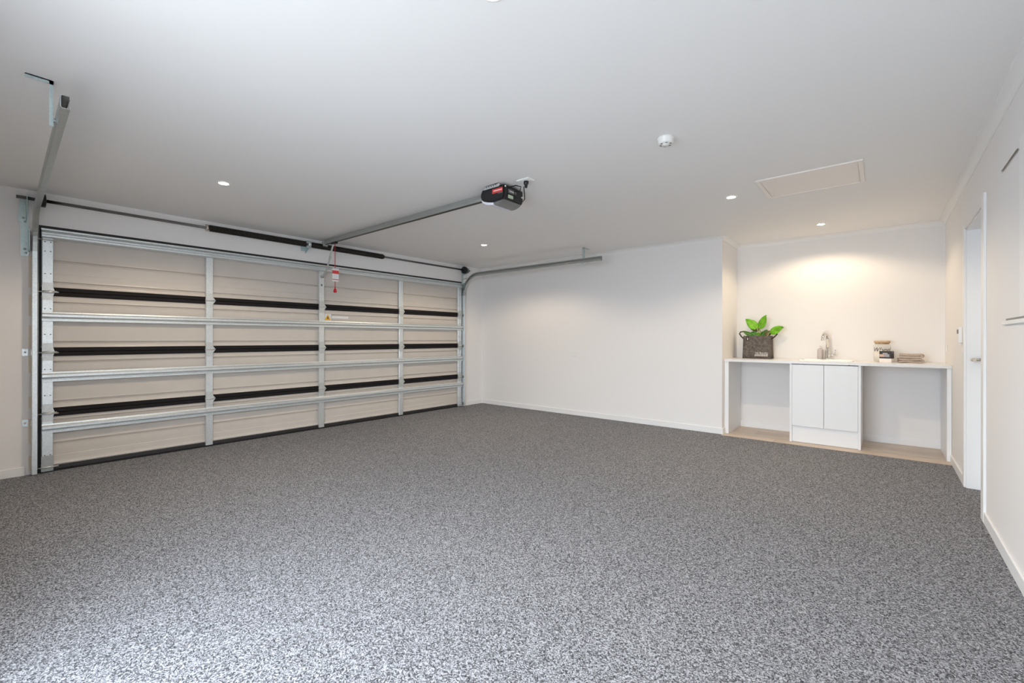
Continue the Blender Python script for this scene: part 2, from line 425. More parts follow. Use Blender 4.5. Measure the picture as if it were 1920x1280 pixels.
# vertical stiles, one piece per section, and hinges at every joint
SF = PX + .035
ST = [(DY0 + .012, DY0 + .080), (1.520, 1.586), (2.750, 2.818), (3.965, 4.036), (DY1 - .095, DY1 - .010)]
for k, (a, b) in enumerate(ST):
    end = k in (0, 4)
    for i in range(4):
        z0 = JZ[i] + (.0 if i == 0 else .02); z1 = JZ[i + 1] - (.02 if i < 3 else .068)
        m = MB().prism([(PX + .001, a), (SF - .003, a), (SF, a + .003), (SF, b - .003), (SF - .003, b), (PX + .001, b)], 'z', z0, z1)
        m.build('stile', 'galv', G)
        if k == 0 or k == 4:
            mm = MB()
            for zz in (z0 + .05, z0 + .13, z1 - .13, z1 - .05):
                for yy in (a + .018, b - .016):
                    mm.lathe([(0, SF + .002), (.004, SF + .002), (.005, SF)], (0, yy, zz), 8, 'x')
            o = mm.build('rivets', 'alu', G); o['kind'] = 'stuff'
    for z in JZ[1:4]:
        c = (a + b) / 2; wd = (b - a) / 2
        hp = [(c - wd + .004, z - .075), (c - wd, z - .03), (c - wd - (0 if end else .004), z), (c - wd, z + .03), (c - wd + .004, z + .075), (c + wd - .004, z + .075), (c + wd, z + .035), (c + wd + (.008 if end else .020), z + .006), (c + wd + (.008 if end else .020), z - .006), (c + wd, z - .035), (c + wd - .004, z - .075)]
        h = MB().prism(hp, 'x', SF - .012, SF + .004)
        h.tube([(SF + .006, c - wd - (-.004 if end else .008), z), (SF + .006, c + wd + .022, z)], .006, 10)
        h.build('hinge', 'hinge_galv', G)
    # end feet
    if end:
        MB().box(SF, SF + .004, a - .004, b + .002, .012, .145, .001, 1).build('bottom_bracket', 'galv_dark' if k == 0 else 'galv', G)
# horizontal hat struts
def strut(zc, hh, y0, y1, x0, dep):
    p = [(x0, zc + hh), (x0 + .004, zc + hh), (x0 + .006, zc + hh * .72), (x0 + dep * .8, zc + hh * .62), (x0 + dep, zc + hh * .45), (x0 + dep, zc - hh * .02),
         (x0 + dep * .75, zc - hh * .12), (x0 + .008, zc - hh * .45), (x0 + .008, zc - hh * .60), (x0 + .014, zc - hh * .66), (x0 + .014, zc - hh * .95), (x0, zc - hh)]
    MB().prism(p, 'y', y0, y1).build('strut', 'galv', G)
strut(1.338, .040, DY0 + .012, DY1 - .004, SF, .034); strut(.820, .042, DY0 + .012, DY1 - .004, SF, .034); strut(.378, .040, DY0 + .012, DY1 - .004, SF, .034)
tp = [(PX + .001, 2.092), (PX + .030, 2.092), (PX + .030, 2.078), (SF + .012, 2.074), (SF + .018, 2.066), (SF + .004, 2.056), (SF + .004, 2.044), (SF + .022, 2.034), (SF + .022, 2.018), (SF - .004, 2.008), (PX + .001, 2.006)]
MB().prism(tp, 'y', DY0 + .010, DY1 - .006).build('strut', 'galv', G)
# roller spindles and brackets at both ends
for z in JZ[1:4] + [.055, 2.00]:
    o = MB().tube([(SF + .016, DY0 - .026, z - .006), (SF + .016, DY0 + .112, z - .006)], .006, 8).build('roller_spindle', 'zinc', G)
    MB().lathe([(0, DY0 - .034), (.020, DY0 - .034), (.022, DY0 - .026), (.022, DY0 - .02), (0, DY0 - .02)], (SF + .016, 0, z - .006), 14, 'y').build('roller', 'alu', o)
    o = MB().tube([(SF + .016, DY1 - .080, z - .006), (SF + .016, DY1 + .014, z - .006)], .006, 8).build('roller_spindle', 'zinc', G)
    MB().lathe([(0, DY1 + .012), (.020, DY1 + .012), (.022, DY1 + .02), (.022, DY1 + .026), (0, DY1 + .026)], (SF + .016, 0, z - .006), 14, 'y').build('roller', 'alu', o)
# arm bracket on the centre stile
MB().box(SF, SF + .030, 2.762, 2.800, 1.925, 1.955, .003, 1).build('arm_bracket', 'galv_dark', G)
MB().box(SF, SF + .003, 2.770, 2.790, 1.82, 1.845).build('keyhole_plate', 'alu', G)
# warning sticker and label strip right of the centre stile
sx = PX + .004
s1 = MB().box(sx, sx + .001, 2.832, 2.925, 1.372, 1.470).build('warning_sticker', 'sticker', G)
tri = MB().prism([(2.836, 1.392), (2.921, 1.392), (2.8785, 1.466)], 'x', sx + .001, sx + .0016).build('warning_triangle', 'yellow', s1)
MB().prism([(2.866, 1.402), (2.880, 1.408), (2.894, 1.400), (2.888, 1.420), (2.884, 1.438), (2.872, 1.440), (2.870, 1.420)], 'x', sx + .0016, sx + .0020).build('warning_symbol', 'ink', s1)
MB().box(sx, sx + .001, 2.932, 3.165, 1.415, 1.448).build('label_strip', 'sticker', G)
# black gasket around the opening
ga = MB(); ga.box(XL + .0005, XL + .004, DY0 - .03, DY0 + .010, .001, DZ + .014); ga.box(XL + .0005, XL + .004, DY1 - .010, DY1 + .012, .001, DZ + .014); ga.box(XL + .0005, XL + .004, DY0 + .010, DY1 - .010, DZ - .008, DZ + .014)
ga.build('perimeter_seal', 'rubber', G)

# ------------------------------------------------------------------ door tracks
def track(name, yv, yh, xe, label, zt):
    t = thing(name, (XL, yv, 0), label, 'door track', None)
    zc = zt; R = .34; sgn = -1 if yv < 2 else 1
    xv = SF + .016
    path = [(xv, yv, .01), (xv, yv, zc - R)] 
    path += [(xv + R - R * math.cos(a), yv, zc - R + R * math.sin(a)) for a in [PI / 2 * i / 12 for i in range(1, 12)]]
    path += [(xv + R, yv, zc), (xe, yh, zc)]
    # C section: web on the far side from the door, lips curling round the rollers
    w_, q = .030, .0022
    out = [(-.014 * sgn, -w_ * .5), (-.014 * sgn, -w_), (.014 * sgn, -w_), (.018 * sgn, -w_ * .8), (.018 * sgn, w_ * .8), (.014 * sgn, w_), (-.014 * sgn, w_), (-.014 * sgn, w_ * .5)]
    inn = [(-.0115 * sgn, w_ * .5), (-.0115 * sgn, w_ - q), (.013 * sgn, w_ - q), (.0155 * sgn, w_ * .75), (.0155 * sgn, -w_ * .75), (.013 * sgn, -w_ + q), (-.0115 * sgn, -w_ + q), (-.0115 * sgn, -w_ * .5)]
    v_ = MB().sweep(out + inn, path[:2], (0, 1, 0)); v_.build('vertical_track', 'galv', t)
    c_ = MB().sweep(out + inn, path[1:], (0, 1, 0)); c_.build('curved_track', 'galv_dark', t)
    return t, xv
TL, xv = track('door_track', .285, .243, -2.84, 'galvanised roller track at the left side of the garage door', 2.222)
TR, xv = track('door_track', 5.262, 5.268, -2.865, 'galvanised roller track curving along the back wall', 2.222)
for t, yy in ((TL, .243), (TR, 5.315)):
    MB().box(XL, XL + .003, yy - .028, yy + .006, 1.004, 1.062).build('wall_bracket', 'galv', t)
    MB().box(XL, XL + .003, yy - .028, yy + .006, .41, .468).build('wall_bracket', 'galv', t)
for z in (1.033, .439):
    m = MB(); m.box(XL + .001, xv + .02, .2635, .2665, z - .022, z + .022); m.lathe([(0, XL + .008), (.007, XL + .008), (.007, XL + .003)], (0, .232, z), 8, 'x'); m.build('bracket_arm', 'galv', TL)
for z in (1.338, .820, .45, 1.6):
    MB().lathe([(0, 5.300), (.008, 5.300), (.008, 5.280)], (xv, 0, z), 8, 'y').build('track_bolt', 'alu', TR)
# timber packer behind the left track
for a, b in ((.03, .16), (.26, .47), (.56, .66), (.86, 1.0), (1.07, 1.26), (1.34, 1.52), (1.58, 1.86)): MB().box(XL + .0005, XL + .006, .252, .270, a, b).build('packer', 'timber', TL)
# bearing plate and flag bracket holding the shaft
m = MB(); m.box(XL, XL + .004, .205, .252, 1.84, 2.35); m.box(XL + .004, xv + .05, .250, .254, 1.88, 2.06, .0, 1); m.build('flag_bracket', 'galv_green', TL)
m = MB(); m.prism([(XL, 2.14), (XL + .05, 2.17), (XL + .13, 2.27), (XL + .13, 2.345), (XL, 2.345)], 'y', .236, .240)
m.prism([(.236, 2.345), (.200, 2.345), (.190, 2.13), (.236, 2.10)], 'x', XL + .004, XL + .008); m.build('bearing_plate', 'galv_green', TL)
for q in ((2.16, .222), (2.13, .232), (1.9, .23), (1.87, .236)): MB().lathe([(0, XL + .018), (.008, XL + .018), (.009, XL + .007)], (0, q[1], q[0]), 8, 'x').build('bolt', 'galv_dark', TL)
m = MB(); m.box(XL, XL + .004, 5.262, 5.300, 1.90, 2.345); m.box(XL + .004, xv + .03, 5.284, 5.288, 1.90, 2.10); m.prism([(XL, 2.24), (XL + .13, 2.27), (XL + .13, 2.345), (XL, 2.345)], 'y', 5.305, 5.309); m.build('flag_bracket', 'galv_green', TR)
MB().tube([(XL + .01, 5.275, 2.165), (-5.20, 5.268, 2.19)], .006, 8).build('brace', 'galv', TR)
# hangers from the ceiling
hx = -3.10
m = MB(); m.box(hx - .013, hx + .013, .219, .222, 2.180, 2.398); m.box(hx + .010, hx + .013, .207, .2195, 2.180, 2.398)
m.box(hx - .013, hx + .013, .128, .222, 2.394, 2.399); m.box(hx + .010, hx + .013, .128, .222, 2.380, 2.399)
m.build('ceiling_hanger', 'galv_green', TL)
MB().lathe([(0, .262), (.010, .262), (.010, .222)], (hx, 0, 2.214), 8, 'y').build('hanger_bolt', 'galv_dark', TL)
hx = -3.15
m = MB(); m.box(hx - .018, hx + .018, 5.294, 5.297, 2.180, 2.398); m.box(hx - .018, hx - .015, 5.297, 5.312, 2.180, 2.398)
m.box(hx - .018, hx + .018, 5.294, 5.42, 2.394, 2.399)
m.box(hx - .020, hx + .020, 5.250, 5.296, 2.174, 2.190)
m.build('ceiling_hanger', 'galv_green', TR)

# ------------------------------------------------------------------ torsion shaft
SX, SZ = -5.440, 2.312
TS = thing('torsion_shaft', (SX, 2.6, SZ), 'steel torsion shaft with long black spring above the garage door', 'torsion spring')
MB().tube([(SX, .178, SZ), (SX, 5.36, SZ)], .0140, 12).build('shaft', 'steel', TS)
def spring(y0, y1):
    r, wr_ = .030, .0056; pitch = .0116; n = int((y1 - y0) / pitch); steps = 10
    path = []
    for i in range(n * steps + 1):
        a = 2 * PI * i / steps
        path.append((SX + r * math.cos(a), y0 + (y1 - y0) * i / (n * steps), SZ + r * math.sin(a)))
    m = MB().tube(path, wr_, 5); m.tube([(SX, y0, SZ), (SX, y1, SZ)], .027, 14); return m
spring(1.535, 2.55).build('spring', 'spring', TS); spring(2.63, 3.635).build('spring', 'spring', TS)
for y0, y1 in ((1.505, 1.545), (3.625, 3.66)):
    MB().lathe([(0, y0), (.036, y0), (.036, y0 + .012), (.028, y0 + .016), (.028, y1), (0, y1)], (SX, 0, SZ), 20, 'y').build('winding_cone', 'nickel' if y0 < 2 else 'spring', TS)
m = MB(); m.prism([(XL + .001, SZ - .10), (XL + .001, SZ + .06), (SX, SZ + .045), (SX + .045, SZ + .02), (SX + .045, SZ - .02), (SX, SZ - .045)], 'y', 2.586, 2.592); m.box(XL + .001, XL + .005, 2.53, 2.61, SZ - .075, SZ + .02)
m.build('centre_bracket', 'galv_green', TS)
MB().lathe([(.013, 2.575), (.040, 2.575), (.042, 2.583), (.042, 2.597), (.040, 2.605), (.013, 2.605)], (SX, 0, SZ), 20, 'y').build('bearing', 'galv', TS)
MB().lathe([(0, 5.215), (.052, 5.215), (.060, 5.222), (.060, 5.262), (.050, 5.275), (0, 5.275)], (SX, 0, SZ), 24, 'y').build('cable_drum', 'blackp', TS)
MB().lathe([(0, .30), (.050, .30), (.055, .307), (.055, .345), (0, .352)], (SX, 0, SZ), 24, 'y').build('cable_drum', 'blackp', TS)
for yy in (.302, 5.25):
    MB().tube([(SX + .05 - .0, yy, SZ), (SF + .03, yy, .06)], .0016, 5).build('lift_cable', 'zinc', TS)

# ------------------------------------------------------------------ opener: rail, motor head, arm
OY = 2.78
OP = thing('garage_door_opener', (-2.45, OY, 2.25), 'black garage door motor under the ceiling with its long grey rail', 'door opener')
rz = 2.335
rp = [(-.020, -.016), (-.014, -.016), (-.014, -.010), (-.016, -.004), (-.016, .022), (-.020, .026), (.020, .026), (.016, .022), (.016, -.004), (.014, -.010), (.014, -.016), (.020, -.016), (.022, -.010), (.020, .030), (-.020, .030), (-.022, -.010)]
MB().prism([(OY + a, rz + b + .022) for a, b in [(-.023, -.020), (.023, -.020), (.023, .006), (.016, .012), (.016, .030), (-.016, .030), (-.016, .012), (-.023, .006)]], 'x', -5.42, -2.52).build('rail', 'galv_dark', OP)
MB().prism([(OY + a, rz + b) for a, b in [(-.011, -.001), (.011, -.001), (.011, .004), (-.011, .004)]], 'x', -5.40, -2.54).build('rail_slot', 'spring', OP)
m = MB(); m.box(XL, -5.38, OY - .020, OY + .020, rz - .012, rz + .004); m.box(XL, XL + .006, OY - .028, OY + .028, rz - .04, rz + .03); m.box(-5.43, -5.39, OY - .03, OY + .03, rz - .022, rz + .045, .003, 1); m.build('header_bracket', 'galv_dark', OP)
MB().box(-5.235, -5.125, OY - .018, OY + .018, rz - .022, rz + .004, .004, 1).build('trolley', 'blackp', OP)
m = MB(); m.sweep([(-.010, -.0025), (.010, -.0025), (.010, .0025), (-.010, .0025)], [(-5.20, OY, rz - .015), (-5.30, OY - .004, 2.13)], (0, 1, 0))
m.sweep([(-.010, -.0025), (.010, -.0025), (.010, .0025), (-.010, .0025)], [(-5.27, OY + .003, 2.175), (-5.385, OY + .003, 2.01), (-5.465, OY, 1.945)], (0, 1, 0))
m.build('pull_arm', 'galv', OP)
# motor housing
mx0, mx1, my0, my1, mz0, mz1 = -2.565, -2.318, 2.652, 2.900, 2.268, 2.382
hb = [(mx0, 2.345), (mx0 + .02, mz1), (mx1 + .010, mz1), (mx1 + .012, 2.300), (mx1, mz0), (mx0 + .11, mz0 - .008), (mx0 + .03, 2.285), (mx0, 2.312)]
m = MB().prism(hb, 'y', my0, my1); bmesh.ops.bevel(m.bm, geom=list(m.bm.edges), offset=.008, segments=2, affect='EDGES')
m.build('motor_housing', 'blackp', OP, True)
bot = [(mx0 + .025, 2.286), (mx0 + .11, 2.257), (mx1 - .002, 2.262), (mx1 - .02, 2.236), (mx0 + .16, 2.222), (mx0 + .06, 2.240)]
m = MB().prism([(mx0 + .135, 2.262), (mx1 + .004, 2.268), (mx1 - .015, 2.252), (mx0 + .19, 2.238), (mx0 + .14, 2.238)], 'y', my0 + .012, my1 - .012); bmesh.ops.bevel(m.bm, geom=list(m.bm.edges), offset=.006, segments=2, affect='EDGES')
m.build('bottom_cover', 'greyp', OP, True)
m = MB().prism([(mx0 + .006, 2.310), (mx0 + .03, 2.284), (mx0 + .138, 2.260), (mx0 + .138, 2.238), (mx0 + .06, 2.254), (mx0 + .010, 2.282)], 'y', my0 + .006, my1 - .006); bmesh.ops.bevel(m.bm, geom=list(m.bm.edges), offset=.004, segments=2, affect='EDGES')
m.build('lamp_lens', 'lens', OP, True)
m = MB().prism([(mx0 + .046, mz1 - .012), (mx0 + .075, mz1 + .015), (mx1 - .045, mz1 + .016), (mx1 - .020, mz1 + .004), (mx1 - .035, mz1 - .012)], 'y', my0 - .010, my0 - .006)
m.box(mx0 + .07, mx1 - .04, my0 - .010, my1, mz1 + .010, mz1 + .0165); st = m.build('mounting_strap', 'galv', OP)
m = MB()
for i in range(5): m.lathe([(0, my0 - .0115), (.0045, my0 - .0115), (.0045, my0 - .010)], (mx0 + .080 + i * .026, 0, mz1 + .003), 8, 'y')
m.build('strap_holes', 'rubber', st)
lb = MB().box(mx0 + .135, mx0 + .245, my0 - .0015, my0, 2.325, 2.360, .0, 1).build('red_label', 'redl', OP)
MB().box(mx0 + .150, mx0 + .240, my0 - .0022, my0 - .0015, 2.340, 2.347).build('label_print', 'print_white', lb)
MB().box(mx0 + .195, mx0 + .245, my0 - .0015, my0, 2.316, 2.321).build('label_print', 'greyp', OP)
m = MB().box(mx1 + .009, mx1 + .0135, my0 + .055, my0 + .155, 2.325, 2.355, .001, 1).build('terminal_panel', 'greyp', OP)
MB().box(mx1 + .0135, mx1 + .0145, my0 + .07, my0 + .14, 2.337, 2.343).build('terminals', 'print_white', m)
MB().box(mx1 + .006, mx1 + .0135, my0 + .055, my0 + .115, 2.284, 2.310, .001, 1).build('rating_label', 'green', OP)
for zz, yy in ((2.368, my0 + .018), (2.325, my1 - .02)):
    MB().lathe([(0, mx1 + .017), (.006, mx1 + .017), (.007, mx1 + .010)], (0, yy, zz), 10, 'x').build('screw', 'white', OP)
MB().tube([(mx1 + .01, 2.72, 2.372), (mx1 + .07, 2.73, 2.375), (mx1 + .12, 2.735, 2.355), (mx1 + .10, 2.745, 2.325), (mx1 + .03, 2.76, 2.34), (mx1 + .015, 2.79, 2.312), (mx1 + .05, 2.84, 2.272), (mx1 + .09, 2.82, 2.285), (mx1 + .135, 2.755, 2.325), (mx1 + .147, 2.735, 2.35)], .0042, 8).build('power_cord', 'blackp', OP)
MB().lathe([(0, 2.335), (.009, 2.335), (.014, 2.360), (.020, 2.366), (.020, 2.386), (0, 2.386)], (-2.148, 2.735, 0), 18).build('plug', 'blackp', OP)
so = thing('power_socket', (-2.15, 2.735, 2.40), 'white ceiling power socket behind the black garage door motor', 'socket')
MB().box(-2.215, -2.095, 2.695, 2.775, 2.388, 2.3995, .004, 2).build('plate', 'white', so)
MB().box(-2.175, -2.115, 2.712, 2.760, 2.386, 2.389, .001, 1).build('socket_face', 'white', so)

# red emergency release cord hanging from the trolley
RC = thing('release_cord', (-5.162, OY, 2.31), 'red release cord with a white tag hanging from the opener rail', 'cord')
MB().tube([(-5.162, OY, 2.313), (-5.160, OY, 2.0), (-5.162, OY + .002, 1.762)], .0042, 8).build('cord', 'red', RC)
tg = MB().box(-5.150, -5.148, OY - .042, OY + .042, 1.850, 2.010, .0, 1).build('tag', 'sticker', RC)
MB().box(-5.148, -5.1472, OY - .042, OY + .042, 1.945, 1.985).build('tag_band', 'redl', tg)
MB().box(-5.148, -5.1472, OY - .042, OY + .042, 1.872, 1.880).build('tag_line', 'redl', tg)
m = MB().lathe([(0, 1.715), (.018, 1.717), (.020, 1.735), (.016, 1.752), (.006, 1.770), (.004, 1.80), (0, 1.80)], (-5.162, OY + .002, 0), 14); m.build('pull_handle', 'red', RC)

# ------------------------------------------------------------------ ceiling fittings
def downlight(x, y, label, first=None):
    if first: return dup(first, label, (x, y, H))
    t = thing('downlight', (x, y, H), label, 'downlight', 'recessed ceiling downlights')
    MB().lathe([(.034, H - .0005), (.034, H - .004), (.040, H - .007), (.046, H - .004), (.047, H - .0005)], (x, y, 0), 28).build('trim_ring', 'white', t)
    MB().lathe([(0, H - .003), (.034, H - .003), (.034, H - .001)], (x, y, 0), 24).build('diffuser', 'glow', t)
    l = bpy.data.lights.new('downlight_lamp', 'SPOT'); l.energy = LAMP * 4; l.spot_size = math.radians(150); l.spot_blend = .35; l.color = (1, .82, .60); l.shadow_soft_size = .03
    lo = bpy.data.objects.new('lamp', l); COL.objects.link(lo); lo.parent = t; lo.location = (0, 0, -.012)
    return t
d0 = downlight(-4.065, 1.245, 'lit downlight nearest the left end of the garage door')
downlight(-4.075, 4.285, 'lit downlight in front of the far right corner of the garage door', d0)
downlight(-1.025, 4.22, 'lit downlight left of the ceiling hatch', d0)
downlight(-1.077, 1.175, 'lit downlight cut by the top edge of the photo', d0)
dr = downlight(-.521, 5.834, 'lit downlight over the laundry bench, just beyond the hatch', d0)
for ch in dr.children:
    if ch.type == 'LIGHT': ch.data = ch.data.copy(); ch.data.energy *= .60; ch.data.color = (1, .78, .52)

hA = thing('attic_hatch', (-.44, 4.2, H), 'flat white rectangular access hatch in the ceiling', 'hatch')
hx0, hx1, hy0, hy1 = -.777, -.110, 3.90, 4.465
for q in ((hx0, hx1, hy0, hy0 + .03), (hx0, hx1, hy1 - .03, hy1), (hx0, hx0 + .03, hy0 + .03, hy1 - .03), (hx1 - .03, hx1, hy0 + .03, hy1 - .03)):
    MB().box(q[0], q[1], q[2], q[3], H - .012, H - .0005, .003, 1).build('frame_rail', 'hatch', hA)
MB().box(hx0 + .032, hx1 - .032, hy0 + .032, hy1 - .032, H - .006, H - .0005).build('hatch_panel', 'hatch', hA)

sa = thing('smoke_alarm', (-1.035, 2.716, H), 'round white smoke alarm on the ceiling between opener and hatch', 'smoke alarm')
MB().lathe([(0, H - .0005), (.050, H - .0005), (.050, H - .010), (.047, H - .014), (.046, H - .034), (.040, H - .042), (0, H - .042)], (-1.035, 2.716, 0), 32).build('body', 'white', sa)
MB().lathe([(0, H - .050), (.018, H - .049), (.022, H - .042)], (-1.035, 2.716, 0), 24).build('sensor_cap', 'white', sa)
for k in range(6):
    a = k * PI / 3; cx_, cy_ = -1.035 + .031 * math.cos(a), 2.716 + .031 * math.sin(a)
    MB().box(cx_ - .006, cx_ + .006, cy_ - .006, cy_ + .006, H - .0435, H - .0415).build('vent', 'greyp', sa)

# ------------------------------------------------------------------ switches and sockets
o = thing('power_outlet', (-3.598, YB, .923), 'white double power outlet low on the back wall', 'outlet')
MB().box(-3.655, -3.541, YB - .010, YB - .0005, .888, .960, .004, 2).build('plate', 'white', o)
for dx in (-.03, .03): MB().box(-3.598 + dx - .008, -3.598 + dx + .008, YB - .013, YB - .009, .938, .952, .002, 1).build('rocker', 'white', o)
o = thing('wall_control', (XR, 5.165, 1.19), 'small white wall control box beside the side door, upper of two', 'wall control')
MB().box(XR - .024, XR - .0005, 5.130, 5.200, 1.125, 1.255, .004, 2).build('case', 'white', o)
MB().box(XR - .031, XR - .023, 5.150, 5.178, 1.20, 1.235, .003, 1).build('button', 'greyp', o)
o = thing('light_switch', (XR, 5.07, 1.03), 'flat white light switch beside the side door, lower of two', 'switch')
MB().box(XR - .009, XR - .0005, 5.035, 5.110, .972, 1.088, .003, 1).build('plate', 'white', o)
MB().box(XR - .013, XR - .008, 5.060, 5.084, 1.01, 1.05, .002, 1).build('rocker', 'white', o)
o = thing('power_outlet', (XR, 6.30, 1.06), 'white power outlet on the right wall just above the laundry worktop', 'outlet')
MB().box(XR - .010, XR - .0005, 6.24, 6.355, 1.025, 1.10, .003, 1).build('plate', 'white', o)
MB().box(XR - .013, XR - .009, 6.27, 6.285, 1.07, 1.085, .001, 1).build('rocker', 'white', o)

# ------------------------------------------------------------------ laundry bench
WF = 5.845
WT0, WT1 = .879, .909
SKX0, SKX1, SKY0, SKY1 = -.745, -.250, 5.985, 6.385
wt = MB()
e_ = .02
wt.box(AXL + .002, SKX0 + e_, WF, AYB - .002, WT0, WT1); wt.box(SKX1 - e_, XR - .002, WF, AYB - .002, WT0, WT1)
wt.box(SKX0 + e_, SKX1 - e_, WF, SKY0 + e_, WT0, WT1); wt.box(SKX0 + e_, SKX1 - e_, SKY1 - e_, AYB - .002, WT0, WT1)
tag(wt.build('worktop', 'laminate'), 'long pale laundry worktop spanning the recess', 'worktop')
PF = 5.862
tag(MB().box(AXL + .002, AXL + .050, PF, AYB - .014, 0, WT0 - .0005, .001, 1).build('end_panel', 'melamine'), 'white upright panel carrying the left end of the worktop', 'panel')
tag(MB().box(XR - .034, XR - .0015, PF, AYB - .014, 0, WT0 - .0005, .001, 1).build('end_panel', 'melamine'), 'white upright panel carrying the right end of the worktop', 'panel')
cb = thing('sink_cabinet', (-.495, 6.1, 0), 'white two-door cabinet under the laundry sink', 'cabinet')
cx0, cx1 = -.812, -.178
MB().box(cx0, cx0 + .022, PF, AYB - .014, 0, WT0 - .0005, .001, 1).build('side_panel', 'melamine', cb)
MB().box(cx1 - .022, cx1, PF, AYB - .014, 0, WT0 - .0005, .001, 1).build('side_panel', 'melamine', cb)
MB().box(cx0 + .022, cx1 - .022, PF + .03, AYB - .014, .16, .178).build('base_shelf', 'melamine', cb)
MB().box(cx0 + .022, cx1 - .022, AYB - .03, AYB - .016, .178, WT0 - .002).build('back_panel', 'melamine', cb)
MB().box(cx0 + .023, cx1 - .023, PF + .020, PF + .036, .002, .180, .001, 1).build('kickboard', 'melamine', cb)
dm = (cx0 + cx1) / 2
MB().box(cx0 + .0235, dm - .0015, PF - .002, PF + .016, .184, WT0 - .008, .0015, 1).build('cabinet_door', 'melamine', cb)
MB().box(dm + .0015, cx1 - .0235, PF - .002, PF + .016, .184, WT0 - .008, .0015, 1).build('cabinet_door', 'melamine', cb)

# sink
sk = thing('laundry_sink', (-.4975, 6.185, WT1), 'white inset laundry sink in the worktop', 'sink')
def rrect(x0, x1, y0, y1, r, z, n=5):
    out = []
    for cx_, cy_, a0 in ((x1 - r, y1 - r, 0), (x0 + r, y1 - r, PI / 2), (x0 + r, y0 + r, PI), (x1 - r, y0 + r, 1.5 * PI)):
        for i in range(n + 1):
            a = a0 + PI / 2 * i / n; out.append((cx_ + r * math.cos(a), cy_ + r * math.sin(a), z))
    return out
def loft(rings, cap0=False, cap1=False):
    m = MB(); R_ = [[m.bm.verts.new(p) for p in r] for r in rings]; fs = []
    for a, b in zip(R_, R_[1:]):
        k = len(a)
        for i in range(k): fs.append(m.bm.faces.new((a[i], a[(i + 1) % k], b[(i + 1) % k], b[i])))
    if cap0: fs.append(m.bm.faces.new(R_[0][::-1]))
    if cap1: fs.append(m.bm.faces.new(R_[-1]))
    for f in fs: f.smooth = True
    bmesh.ops.recalc_face_normals(m.bm, faces=fs); return m
x0, x1, y0, y1 = SKX0, SKX1, SKY0, SKY1
loft([rrect(x0, x1, y0, y1, .03, WT1 + .0005), rrect(x0, x1, y0, y1, .03, WT1 + .009), rrect(x0 + .004, x1 - .004, y0 + .004, y1 - .004, .028, WT1 + .012),
      rrect(x0 + .026, x1 - .026, y0 + .026, y1 - .075, .04, WT1 + .011), rrect(x0 + .034, x1 - .034, y0 + .034, y1 - .083, .045, WT1 - .01),
      rrect(x0 + .05, x1 - .05, y0 + .05, y1 - .10, .06, WT1 - .17), rrect(x0 + .10, x1 - .10, y0 + .10, y1 - .14, .06, WT1 - .185)], cap1=True).build('basin', 'ceramic', sk)
MB().lathe([(0, WT1 - .181), (.028, WT1 - .180), (.03, WT1 - .184)], (-.4975, 6.165, 0), 20).build('drain', 'chrome', sk)

# mixer tap on the sink rim
fx, fy = -.502, 6.352
tp_ = thing('mixer_tap', (fx, fy, WT1 + .012), 'tall chrome mixer tap behind the laundry sink', 'tap')
zb = WT1 + .012
MB().lathe([(0, zb), (.030, zb), (.030, zb + .008), (.024, zb + .014), (.024, zb + .122), (.019, zb + .126), (0, zb + .126)], (fx, fy, 0), 24).build('tap_body', 'chrome', tp_)
sp = [(fx, fy, zb + .12), (fx, fy, zb + .265)] + [(fx - .004 * i, fy - .055 + .055 * math.cos(PI * i / 8), zb + .265 + .045 * math.sin(PI * i / 8)) for i in range(1, 9)] + [(fx - .034, fy - .112, zb + .235)]
MB().tube(sp, .017, 14).build('spout', 'chrome', tp_)
MB().tube([(fx - .034, fy - .112, zb + .245), (fx - .036, fy - .114, zb + .212)], .017, 14).build('spray_head', 'chrome', tp_)
MB().tube([(fx + .02, fy, zb + .048), (fx + .078, fy, zb + .050)], .016, 14).build('lever_body', 'chrome', tp_)
MB().tube([(fx + .074, fy, zb + .05), (fx + .077, fy - .008, zb + .112)], .0055, 8).build('lever', 'chrome', tp_)

# soap bottle
sbx, sby = -.571, 6.352
sb = thing('soap_bottle', (sbx, sby, WT1 + .012), 'small pale pump soap bottle left of the tap', 'bottle')
MB().lathe([(0, zb), (.028, zb), (.030, zb + .004), (.030, zb + .108), (.026, zb + .116), (.011, zb + .120), (.011, zb + .126), (0, zb + .126)], (sbx, sby, 0), 24).build('bottle_body', 'soap', sb)
m = MB().lathe([(0, zb + .126), (.013, zb + .126), (.013, zb + .136), (.005, zb + .138), (.005, zb + .150), (.012, zb + .151), (.012, zb + .158), (0, zb + .159)], (sbx, sby, 0), 16); m.tube([(sbx, sby, zb + .154), (sbx - .012, sby - .03, zb + .151)], .004, 8)
m.build('pump', 'whitec', sb)

# felt planter bag with plant
bx0, bx1, by0, by1, bz1 = -1.372, -1.062, 6.205, 6.40, 1.195
pb = thing('planter_bag', ((bx0 + bx1) / 2, 6.30, WT1), 'charcoal felt planter bag with white print and side handles', 'planter')
loft([rrect(bx0 - .008, bx1 + .008, by0, by1, .03, WT1 + .001), rrect(bx0 - .004, bx1 + .004, by0 - .002, by1, .03, WT1 + .08), rrect(bx0, bx1, by0 - .003, by1, .025, 1.08), rrect(bx0 + .004, bx1 - .002, by0, by1, .02, bz1 - .012), rrect(bx0 + .004, bx1 - .002, by0, by1, .02, bz1),
      rrect(bx0 + .010, bx1 - .008, by0 + .006, by1 - .006, .018, bz1), rrect(bx0 + .010, bx1 - .008, by0 + .006, by1 - .006, .018, bz1 - .06)], cap0=True).build('bag_body', 'felt', pb)
MB().prism([(p[0], p[1]) for p in rrect(bx0 + .011, bx1 - .009, by0 + .007, by1 - .007, .018, 0)], 'z', bz1 - .075, bz1 - .055).build('soil', 'soil', pb)
